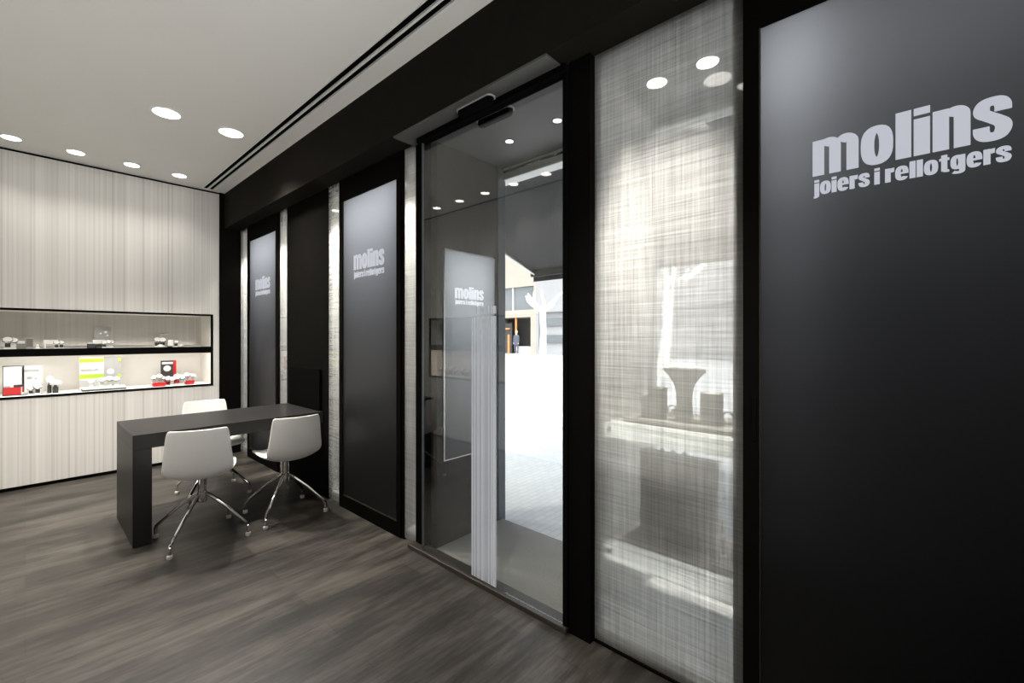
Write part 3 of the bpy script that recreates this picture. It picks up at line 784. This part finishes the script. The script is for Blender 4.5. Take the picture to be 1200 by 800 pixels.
def pillow(px, z, label, w=.06, Y=YS):
    o = MB().sphere((0, 0, .016), w * KX / 2, .03, .018, 18).build('jewel_cushion', M['white'], None, True, (at(px, Y), Y, z)); tag(o, label, 'cushion')
pillow(211.5, ZU, 'flat white jewel cushion, rightmost thing on the upper niche shelf', .085)
pillow(188, ZU, 'flat white jewel cushion before the dark watches on the right', .085, YS - .06)
# lower shelf
def framed(px, w, h, label, red):
    r = thing('display_card', label, 'display card', (at(px, YS), YS, ZL))
    f = .005; w *= KX
    b = MB(); b.box(-w / 2, -w / 2 + f, -.01, .01, 0, h); b.box(w / 2 - f, w / 2, -.01, .01, 0, h); b.box(-w / 2 + f, w / 2 - f, -.01, .01, h - f, h); b.box(-w / 2 + f, w / 2 - f, -.01, .01, 0, f)
    b.build('frame', M['dark' if red else 'steel'], r)
    MB().box(-w / 2 + f, w / 2 - f, -.004, .004, f, h - f).build('card', M['white'], r)
    if red:
        MB().box(-w / 2 + f, w / 2 - f, -.009, -.004, f, .075).build('red_band', M['red'], r)
        MB().box(.0, w / 2 - f, -.012, -.004, .076, .098).build('dark_band', M['dark'], r)
        MB().box(-w / 2 + f, -.02, -.011, -.004, .076, .09).build('grey_band', M['midgrey'], r)
        MB().box(-.015, .02, -.0055, -.004, h - .045, h - .037).build('printed_line', M['midgrey'], r)
    else:
        MB().box(-w / 2 + .02, w / 2 - .02, -.0055, -.004, h - .06, h - .036).build('printed_line', M['midgrey'], r)
        MB().sphere((-.014, -.005, h - .115), .02, .002, .014).build('printed_dial', M['midgrey'], r)
        MB().sphere((.028, -.005, h - .125), .009, .002, .010).build('printed_dial', M['midgrey'], r)
        MB().box(-w / 2 + f, w / 2 - f, -.012, -.004, f, .026).build('ledge', M['white'], r)
    MB().box(-w / 2, w / 2, -.03, .03, -.0, .004).build('foot', M['dark'], r)
framed(15.8, .19, .275, 'white display card with a red foot on the lower niche shelf', True)
framed(37.2, .19, .272, 'white display card with printed watches, right of the red footed card', False)
watch('d', at(36, YS), YS - .05, ZL, 'dark strapped watch left of the pair before the printed white card', gL, s=1.1)
watch('d', at(44, YS), YS - .05, ZL + .0, 'dark strapped watch right of the pair before the printed white card', gL, s=1.35)
def dome(px, z, h, label, Y=YS, s=1.0, base='dark'):
    r = thing('watch_stand', label, 'watch stand', (at(px, Y), Y, z))
    MB().lathe([(.018 * s, 0), (.018 * s, h * .45), (.013 * s, h * .5), (.008 * s, h * .62)], seg=16).build('foot', M[base], r, True)
    MB().lathe([(.010 * s, h * .62), (.034 * s, h * .66), (.036 * s, h * .8), (.026 * s, h * .95), (.008 * s, h)], seg=20).build('white_head', M['white'], r, True)
dome(58, ZL, .165, 'taller white headed watch stand beside the printed white card', s=.8)
dome(65, ZL, .125, 'shorter white headed watch stand beside the taller one', s=1.15, Y=YS - .03)
# green poster on a tray
px0 = at(118, YS + .08)
po = thing('poster', 'lime green and white watch poster leaning at the middle of the lower niche shelf', 'poster', (px0, YS + .08, ZL))
PW, PH = .45 * KX, .335
MB().box(-PW / 2, PW / 2, -.006, .006, .012, PH, .001).build('board', M['cream'], po)
MB().box(-PW / 2, PW / 2, -.03, .03, 0, .012).build('foot', M['white'], po)
for a_, b_, c_, d_ in ((-PW / 2, PW * .07, PH - .055, PH - .015), (-PW / 2, PW * .07, .115, .16), (PW * .43, PW / 2, PH - .05, PH - .015), (PW * .42, PW / 2, .115, .15)):
    MB().box(a_, b_, -.0072, -.006, c_, d_).build('green_band', M['green'], po)
b = MB(); b.box(PW * .07, PW * .5, -.0068, -.006, .012, PH); b.build('grey_band', M['midgrey'], po)
b = MB(); b.box(-PW / 2 + .01, -.02, -.0070, -.006, .19, .215); b.box(-PW / 2, PW * .05, -.0070, -.006, .03, .1); b.build('printed_picture', M['midgrey'], po)
for (dx, dz, rr) in ((.075, .18, .03), (-.06, .225, .022)):
    mb = MB().lathe([(rr, 0), (rr * .9, .003)], seg=20); mb.bm.transform(Matrix.Translation((dx, -.0065, dz)) @ Matrix.Rotation(PI / 2, 4, 'X')); mb.build('printed_dial', M['white'], po)
tr = thing('display_tray', 'flat white tray with a dark edge in front of the green poster', 'tray', (at(122, YS - .03), YS - .03, ZL))
MB().box(-.235 * KX, .235 * KX, -.07, .07, 0, .016, .002).build('tray_base', M['dark'], tr); MB().box(-.23 * KX, .23 * KX, -.072, .068, .016, .034, .003).build('tray_top', M['white'], tr)
for px, s, lb in ((107, 1.0, 'leftmost'), (119, 1.25, 'second from left'), (127.5, 1.35, 'second from right'), (136, 1.25, 'rightmost')):
    watch('w', at(px, YS - .03), YS - .03, ZL + .034, 'white watch on the tray before the green poster, %s' % lb, gL, s=s)
# black and red poster with watches on red trays
po = thing('poster', 'black watch poster with a red edge at the right of the lower niche shelf', 'poster', (at(197.5, YS + .08), YS + .08, ZL))
MB().box(-.10 * KX, .10 * KX, -.006, .006, .0, .275, .001).build('board', M['dark'], po)
MB().box(.062 * KX, .10 * KX, -.009, -.006, .10, .272).build('red_edge', M['red'], po)
MB().box(-.085 * KX, .055 * KX, -.0075, -.006, .235, .258).build('white_band', M['white'], po)
mb = MB().lathe([(.034, 0), (.029, .004)], seg=24); mb.bm.transform(Matrix.Translation((-.014, -.0062, .185)) @ Matrix.Rotation(PI / 2, 4, 'X')); mb.build('printed_dial', M['white'], po)
def red_tray(px, w, label, Y):
    r = thing('display_tray', label, 'tray', (at(px, Y), Y, ZL)); w *= KX
    MB().loft([[(x * k, y * k, z) for x, y in ((-w / 2, -.045), (w / 2, -.045), (w / 2, .045), (-w / 2, .045))] for k, z in ((.86, 0), (1, .045), (.93, .045), (.88, .03))]).build('tray_body', M['red'], r)
red_tray(186, .165, 'red tray of white watches left of the black poster', YS - .05)
red_tray(222, .115, 'red tray of white watches right of the black poster', YS - .03)
for px, dz, dy, s, k, lb in ((180, .034, -.05, 1.15, 'w', 'white watch at the left end of the left red tray'), (186, .034, -.05, 1.35, 'w', 'white watch in the middle of the left red tray'),
                             (190.5, .034, -.05, 1.0, 'w', 'white watch at the right end of the left red tray'),
                             (196.5, 0, -.02, 1.35, 'r', 'red strapped watch at the foot of the black poster'), (201, 0, -.06, 1.3, 'w', 'white watch standing before the black poster'),
                             (207, 0, -.03, 1.6, 'r', 'red strapped watch between the black poster and the right red tray'), (212, 0, -.03, 1.45, 'w', 'white watch just left of the right red tray'),
                             (218.5, .034, -.03, 1.3, 'w', 'white watch on the left of the right red tray'), (225.5, .034, -.03, 1.1, 'w', 'white watch on the right of the right red tray')):
    watch(k, at(px, YS + dy), YS + dy, ZL + dz, lb, gL, s=s)

# ------------------------------------------------------------------ niche of the long wall, known from its reflection in the glass
n2 = thing('display_niche', 'lit niche in the left long wall, seen only as a reflection in the door glass', 'display niche', (LX, 4.0, 0))
h = (MY1 - MY0) / 2
b = MB(); b.box(-.02, .006, -h, h, MZ1 - .02, MZ1); b.box(-.02, .006, -h, h, MZ0, MZ0 + .02); b.box(-.02, .006, -h, -h + .02, MZ0 + .02, MZ1 - .02); b.box(-.02, .006, h - .02, h, MZ0 + .02, MZ1 - .02); b.box(-.02, .006, -.02, .02, MZ0 + .02, SHZ0)
b.build('frame', M['black2'], n2)
MB().box(-.41, -.40, -h, h, MZ0, MZ1).build('back_panel', M['cream'], n2)
b = MB(); b.box(-.40, -.02, -h, h, MZ1 - .02, MZ1 - .001); b.box(-.40, -.02, -h, h, MZ0, MZ0 + .02); b.box(-.40, -.02, -h, -h + .02, MZ0 + .02, MZ1 - .02); b.box(-.40, -.02, h - .02, h, MZ0 + .02, MZ1 - .02)
b.build('side_panel', M['cream'], n2)
MB().box(-.39, .004, -h + .02, h - .02, SHZ0, SHZ1).build('shelf', M['dark'], n2)
la = area('niche_light', (-.06, .5, SHZ0 - .006), (-.3, 0, -1), .03, .9, 9, (1.0, .9, .76), 170); la.rotation_euler = (0, 0, 0); la.parent = n2
gR = 'watches in the niche of the left long wall'
for y, k, s in ((4.86, 'w', 1.6), (4.74, 'r', 1.8), (4.62, 'r', 1.9), (4.50, 'w', 1.7), (4.38, 'r', 1.8), (4.27, 'w', 1.7), (4.16, 'w', 1.6)):
    watch(k, LX - .12, y, MZ0 + .02, 'watch in the left long wall niche, seen only as a reflection in the door glass', gR, PI / 2, s)

# ------------------------------------------------------------------ near shop window: shelves and displays behind the linen glass
def shelf_unit(z, label, th):
    r = thing('display_shelf', label, 'shelf', (1.98, .745, z), 0, 'white shelves of the near shop window')
    MB().box(-.20, .20, -.275, .275, -th, 0, .004).build('shelf_board', M['acrylic'], r)
    la = area('added_shelf_light', (-.14, 0, -th / 2), (-1, 0, 0), .53, th * .6, .42, (.97, 1.0, .97), 180); la.parent = r  # light added inside the board so its front looks bright
    if z > .9:
        MB().box(.13, .15, -.26, .26, -th - .006, -th).build('light_strip', M['led'], r)  # glowing strip added under the upper shelf
        la = area('added_shelf_light', (.14, 0, -th - .008), (.12, .05, -1), .50, .02, 2.2, (1.0, .985, .95), 170); la.data.energy = 4.5; la.parent = r; la.rotation_euler = (0, math.radians(-8), math.radians(90))  # light added below the shelf to brighten the lower displays
    MB().box(-.12, .12, .275, .286, -th + .015, -.015).build('bracket', M['steel'], r)
    mb = MB().lathe([(.012, 0), (.012, .004), (.008, .005)], seg=18); mb.bm.transform(Matrix.Translation((-.20, .25, -.03)) @ Matrix.Rotation(-PI / 2, 4, 'Y')); mb.build('bolt_cap', M['steel'], r, True)
    return r
shelf_unit(1.0, 'upper white box shelf in the shop window behind the linen glass', .066)
shelf_unit(.446, 'lower white box shelf in the shop window behind the linen glass', .075)
def wp(px, X):
    u = (px - 600) / FPX; dx = math.cos(A0) + u * math.sin(A0); dy = math.sin(A0) - u * math.cos(A0)
    return dy * X / dx
o = MB().box(-.155, .155, -.25, .235, 0, .02, .003).build('display_plinth', M['taupe'], None, False, (2.0, .73, 1.0)); tag(o, 'flat beige plinth board on the upper window shelf', 'plinth')
o = MB().box(-.155, .155, -.25, .235, 0, .025, .003).build('display_plinth', M['taupe'], None, False, (2.0, .73, .446)); tag(o, 'flat beige plinth board on the lower window shelf', 'plinth')
Z1 = 1.02
XB = 1.95
r = thing('necklace_bust', 'flared linen covered necklace bust on the upper window shelf', 'necklace bust', (XB, wp(802, XB), Z1))
cs = [(.036, .0, .030), (.033, .03, .028), (.032, .09, .026), (.034, .13, .026), (.044, .165, .028), (.064, .192, .031), (.082, .210, .034), (.090, .222, .036), (.088, .232, .036)]
rings = []
for hw, z, d in cs:
    rings.append([(d * math.copysign(abs(math.sin(a)) ** .6, math.sin(a)), hw * math.copysign(abs(math.cos(a)) ** .7, math.cos(a)), z) for a in [2 * PI * k / 28 for k in range(28)]])
MB().loft(rings).build('bust_body', M['taupe'], r, True)
MB().loft([[(p[0] * k, p[1] * k, z) for p in rings[-1]] for k, z in ((.8, .232), (.78, .238), (.55, .246), (.5, .246))]).build('neck_cap', M['white'], r, True)
r = thing('display_block', 'stepped linen covered block at the left of the upper window shelf', 'display block', (XB, wp(768, XB), Z1))
MB().box(-.04, .04, -.042, .016, 0, .138, .003).build('tall_block', M['taupe'], r); MB().box(-.04, .04, .016, .052, 0, .105, .003).build('low_block', M['taupe'], r)
r = thing('display_block', 'plain linen covered block right of the necklace bust', 'display block', (XB, wp(833.5, XB), Z1))
MB().box(-.04, .04, -.038, .034, 0, .13, .003).build('block', M['taupe'], r); MB().box(-.042, .042, -.04, .036, .13, .134, .001).build('top_pad', M['white'], r)
def hoop(px, X, label):
    r = thing('bracelet_stand', label, 'bracelet', (X, wp(px, X), Z1))
    MB().tube([(0, .022 * math.cos(a), .026 + .024 * math.sin(a)) for a in [2 * PI * k / 20 for k in range(21)]], .004, 8).build('bracelet', M['steel'], r, True)
    MB().box(-.016, .016, -.014, .014, 0, .004).build('foot', M['dark'], r)
hoop(788, 2.03, 'silver bracelet standing between the stepped block and the bust')
hoop(853, 2.0, 'silver bracelet standing at the right end of the upper window shelf')
o = MB().box(-.02, .02, -.022, .022, 0, .035, .003).build('ring_box', M['taupe'], None, False, (2.04, wp(794, 2.04), Z1)); tag(o, 'tiny ring box at the foot of the necklace bust', 'ring box')
Z2 = .471
XC = 1.93
yl, yr = wp(752, XC), wp(839, XC)
r = thing('display_board', 'big upright linen covered panel on the lower window shelf', 'display board', (XC, (yl + yr) / 2, Z2))
hw = (yl - yr) / 2
MB().box(-.02, .02, -hw, hw, 0, .40, .003).build('board', M['taupe'], r); MB().box(-.024, .024, -hw - .012, -hw, 0, .40, .002).build('edge_strip', M['white'], r)
for k in range(4):
    MB().lathe([(.011, .40), (.011, .412), (.004, .416)], c=(0, hw - .05 - k * .05, 0), seg=12).build('top_stud', M['white'], r, True)
r = thing('watch_stand', 'small watch bust beside the big upright panel on the lower window shelf', 'watch stand', (2.02, wp(843, 2.02), Z2))
MB().box(-.02, .02, -.022, .022, 0, .05, .003).build('foot', M['taupe'], r); MB().lathe([(.012, .05), (.02, .07), (.024, .10), (.014, .125), (.004, .13)], seg=16).build('white_head', M['cream'], r, True)

# far shop windows: a white shelf and a display block glimpsed through the linen strips
for k, (a, b) in enumerate(bays[:2]):
    w_ = ['farthest', 'middle'][k]
    for z in (.446, 1.0):
        o = MB().box(2.0, 2.30, a + .03, b - .03, z - .06, z, .004).build('display_shelf', M['white'])
        tag(o, '%s white shelf in the %s shop window, glimpsed through its linen strips' % ('upper' if z > .9 else 'lower', w_), 'shelf', 'white shelves of the far shop windows')

# ------------------------------------------------------------------ outside: pavement, awning, street, building across, trees, passer-by
struct(MB().box(2.42, 5.4, -12, 30, -.1, 0.0).build('ground_pavement', M['paving']))
struct(MB().box(1.76, 2.42, -12, 30, -.13, -.02).build('ground_sill', M['paving']))
struct(MB().box(5.4, 5.55, -12, 30, -.1, 0.006).build('kerb', M['asphalt']))
struct(MB().box(5.55, 24.0, -30, 60, -.12, -.01).build('ground_street', M['paving']))
struct(MB().box(24.0, 40.0, -30, 60, -.12, .1).build('ground_far_pavement', M['paving']))

aw = thing('awning', 'grey fabric awning pulled out over the entrance', 'awning', (2.47, .5, 2.6))
b = MB(); YA, YB, XA, ZA = 2.76, -3.5, 1.53, -.44
b.loft([[(0.02, YB, 0), (0.02, YA, 0), (.02, YA, .006), (.02, YB, .006)], [(XA, YB, ZA), (XA, YA, ZA), (XA, YA, ZA + .006), (XA, YB, ZA + .006)]])
b.build('canopy', M['awning'], aw)
MB().box(XA - .03, XA + .03, YB, YA, ZA - .06, ZA + .03, .006).build('front_bar', M['dark'], aw)
MB().box(XA + .03, XA + .045, YB, YA, ZA - .11, ZA + .02).build('valance', M['awning'], aw)
MB().box(-.05, .06, YB, YA, -.02, .035, .008).build('cassette', M['white'], aw)
MB().box(-.045, .05, YB, YA, .055, .072, .003).build('cassette_rail', M['white'], aw)
MB().box(-.04, .03, YB, YA, .035, .09).build('cassette_back', M['black2'], aw)
for y in (YA - .06, .0, YB + .06):
    MB().tube([(.03, y, -.03), (.8, y - .05, ZA * .5 - .05), (XA - .03, y, ZA - .03)], .018, 8).build('folding_arm', M['steel'], aw, True)

bd = thing('building', 'beige building across the street with a dark shop front', 'building', (25, 15, 0))
def fbox(y0, y1, z0, z1, x0=0.0, x1=.3): return (x0, x1, y0 - 15, y1 - 15, z0, z1)
wall = MB()
holes = []
def row(y0, y1, z0, z1): wall.box(*fbox(y0, y1, z0, z1, 0, 6))
row(20.0, 55, 5.2, 12); row(20.0, 55, 2.9, 3.45)
for a, b_ in ((20.0, 20.2), (24.6, 27), (32, 55)): row(a, b_, 3.45, 5.2)
for a, b_ in ((20.0, 20.5), (24.6, 27), (32, 55)): row(a, b_, .1, 2.9)
wall.build('wall', M['facade'], bd)
w2 = MB(); w2.box(*fbox(-25, 20.0, 3.2, 12, 0, 6)); w2.box(*fbox(-25, 20.0, .1, 3.2, .3, 6)); w2.box(*fbox(19.75, 20.0, .1, 3.2, 0, .3)); w2.build('pale_wall', M['whiteface'], bd)
for z in (1.0, 2.2):
    MB().box(*fbox(14.4, 19.2, z, z + .55, .18, .25)).build('blind_band', M['winglass'], bd)
for a, b_ in ((20.2, 22.3), (22.42, 24.6), (27, 32)):
    MB().box(*fbox(a, b_, 3.45, 5.2, .2, .24)).build('window_pane', M['winglass'], bd)
MB().box(*fbox(22.3, 22.42, 3.45, 5.2, .1, .24)).build('mullion', M['paleface'], bd)
MB().box(*fbox(20.5, 24.6, .1, 2.9, 2.0, 2.1)).build('shop_interior', M['dark'], bd)
MB().box(*fbox(22.9, 24.6, .1, 2.5, .6, .7)).build('dark_shop_door', M['dark'], bd)
b = MB(); b.box(*fbox(22.0, 22.12, .1, 2.9, .1, .2)); b.box(*fbox(22.75, 22.9, .1, 1.6, .1, .2)); b.box(*fbox(22.75, 24.6, 2.0, 2.1, .1, .2))
b.build('lit_door_surround', M['orange'], bd)  # orange lamplight on the door surround, put into its colour
b = MB(); b.box(*fbox(20.5, 22.0, .1, .7, .05, .3)); b.build('shop_sill', M['paleface'], bd)

def tree(x, y, hgt, seed, label, lean=0.0):
    rnd = random.Random(seed)
    r = thing('plane_tree', label, 'tree', (x, y, 0), 0, 'bare plane trees across the street')
    MB().tube([(0, 0, -.15), (.0, .03, .8), (.03 + lean * .3, 0, hgt * .55), (lean, .05, hgt)], [.24, .2, .17, .19], 12).build('trunk', M['bark'], r, True)
    for k in range(9):
        a = 2 * PI * k / 9 + rnd.uniform(-.3, .3); l = rnd.uniform(.9, 1.7)
        p = Vector((lean, .05, hgt - .1)); d = Vector((math.cos(a), math.sin(a), rnd.uniform(.15, .8)))
        pts = [p]; rr = [.12]
        for q in range(4):
            p = p + d * l * .3; d = (d + Vector((rnd.uniform(-.35, .35), rnd.uniform(-.35, .35), rnd.uniform(-.1, .35)))).normalized(); pts.append(p.copy()); rr.append(.11 - q * .022)
        MB().tube(pts, rr, 8).build('branch', M['bark'], r, True)
tree(19.6, 15.15, 3.0, 3, 'pale bare tree across the street, seen through the glass door')
tree(14.6, 6.0, 3.2, 5, 'pale bare tree across the street, seen through the linen glass', .3)

# passer-by in front of the dark shop door
def person():
    x, y = 24.6, 21.55
    r = thing('person', 'person with light hair in dark clothes standing before the dark shop front', 'person', (x, y, .1))
    me = bpy.data.meshes.new('body')
    V = [(0, 0, .95), (0, 0, 1.15), (0, 0, 1.36), (0, 0, 1.45), (0, 0, 1.53), (0, 0, 1.66),
         (0, .17, 1.38), (0, .22, 1.10), (-.05, .23, .86), (-.06, .235, .77), (0, -.17, 1.38), (0, -.22, 1.10), (-.05, -.23, .86), (-.06, -.235, .77),
         (0, .09, .88), (.0, .10, .49), (.02, .10, .07), (-.12, .10, .03), (0, -.09, .88), (-.05, -.10, .49), (.0, -.10, .07), (-.14, -.10, .03)]
    Ed = [(0, 1), (1, 2), (2, 3), (3, 4), (4, 5), (2, 6), (6, 7), (7, 8), (8, 9), (2, 10), (10, 11), (11, 12), (12, 13), (0, 14), (14, 15), (15, 16), (16, 17), (0, 18), (18, 19), (19, 20), (20, 21)]
    R_ = [.15, .13, .15, .06, .07, .09, .07, .05, .035, .03, .07, .05, .035, .03, .10, .065, .045, .04, .10, .065, .045, .04]
    me.from_pydata(V, Ed, []); o = bpy.data.objects.new('body', me); COL.objects.link(o); o.parent = r
    sk = o.modifiers.new('skin', 'SKIN'); o.modifiers.new('sub', 'SUBSURF').levels = 1
    for i, v in enumerate(me.skin_vertices[0].data):
        v.radius = (R_[i] * .8, R_[i]) if i < 3 else (R_[i], R_[i]); v.use_root = (i == 0)
    me.materials.append(M['skin'])
    MB().loft([[(k * .155 * math.cos(a) * .85 - .0, k2 * math.sin(a), z) for a in [2 * PI * q / 16 for q in range(16)]] for k, k2, z in
               ((1.2, .22, .70), (1.15, .20, .95), (1.1, .19, 1.15), (1.15, .22, 1.32), (.9, .17, 1.43), (.5, .08, 1.47))]).build('coat', M['darkcloth'], r, True)
    for s in (-1, 1):
        MB().tube([(0, s * .17, 1.40), (0, s * .22, 1.10), (-.05, s * .232, .88)], [.085, .068, .05], 10).build('sleeve', M['darkcloth'], r, True)
        MB().tube([(0, s * .09, .92), (-.02, s * .10, .49), (.01, s * .10, .09)], [.115, .085, .06], 10).build('trouser_leg', M['darkcloth'], r, True)
    MB().sphere((.015, 0, 1.70), .105, .10, .115).build('hair', M['hair'], r, True)
person()
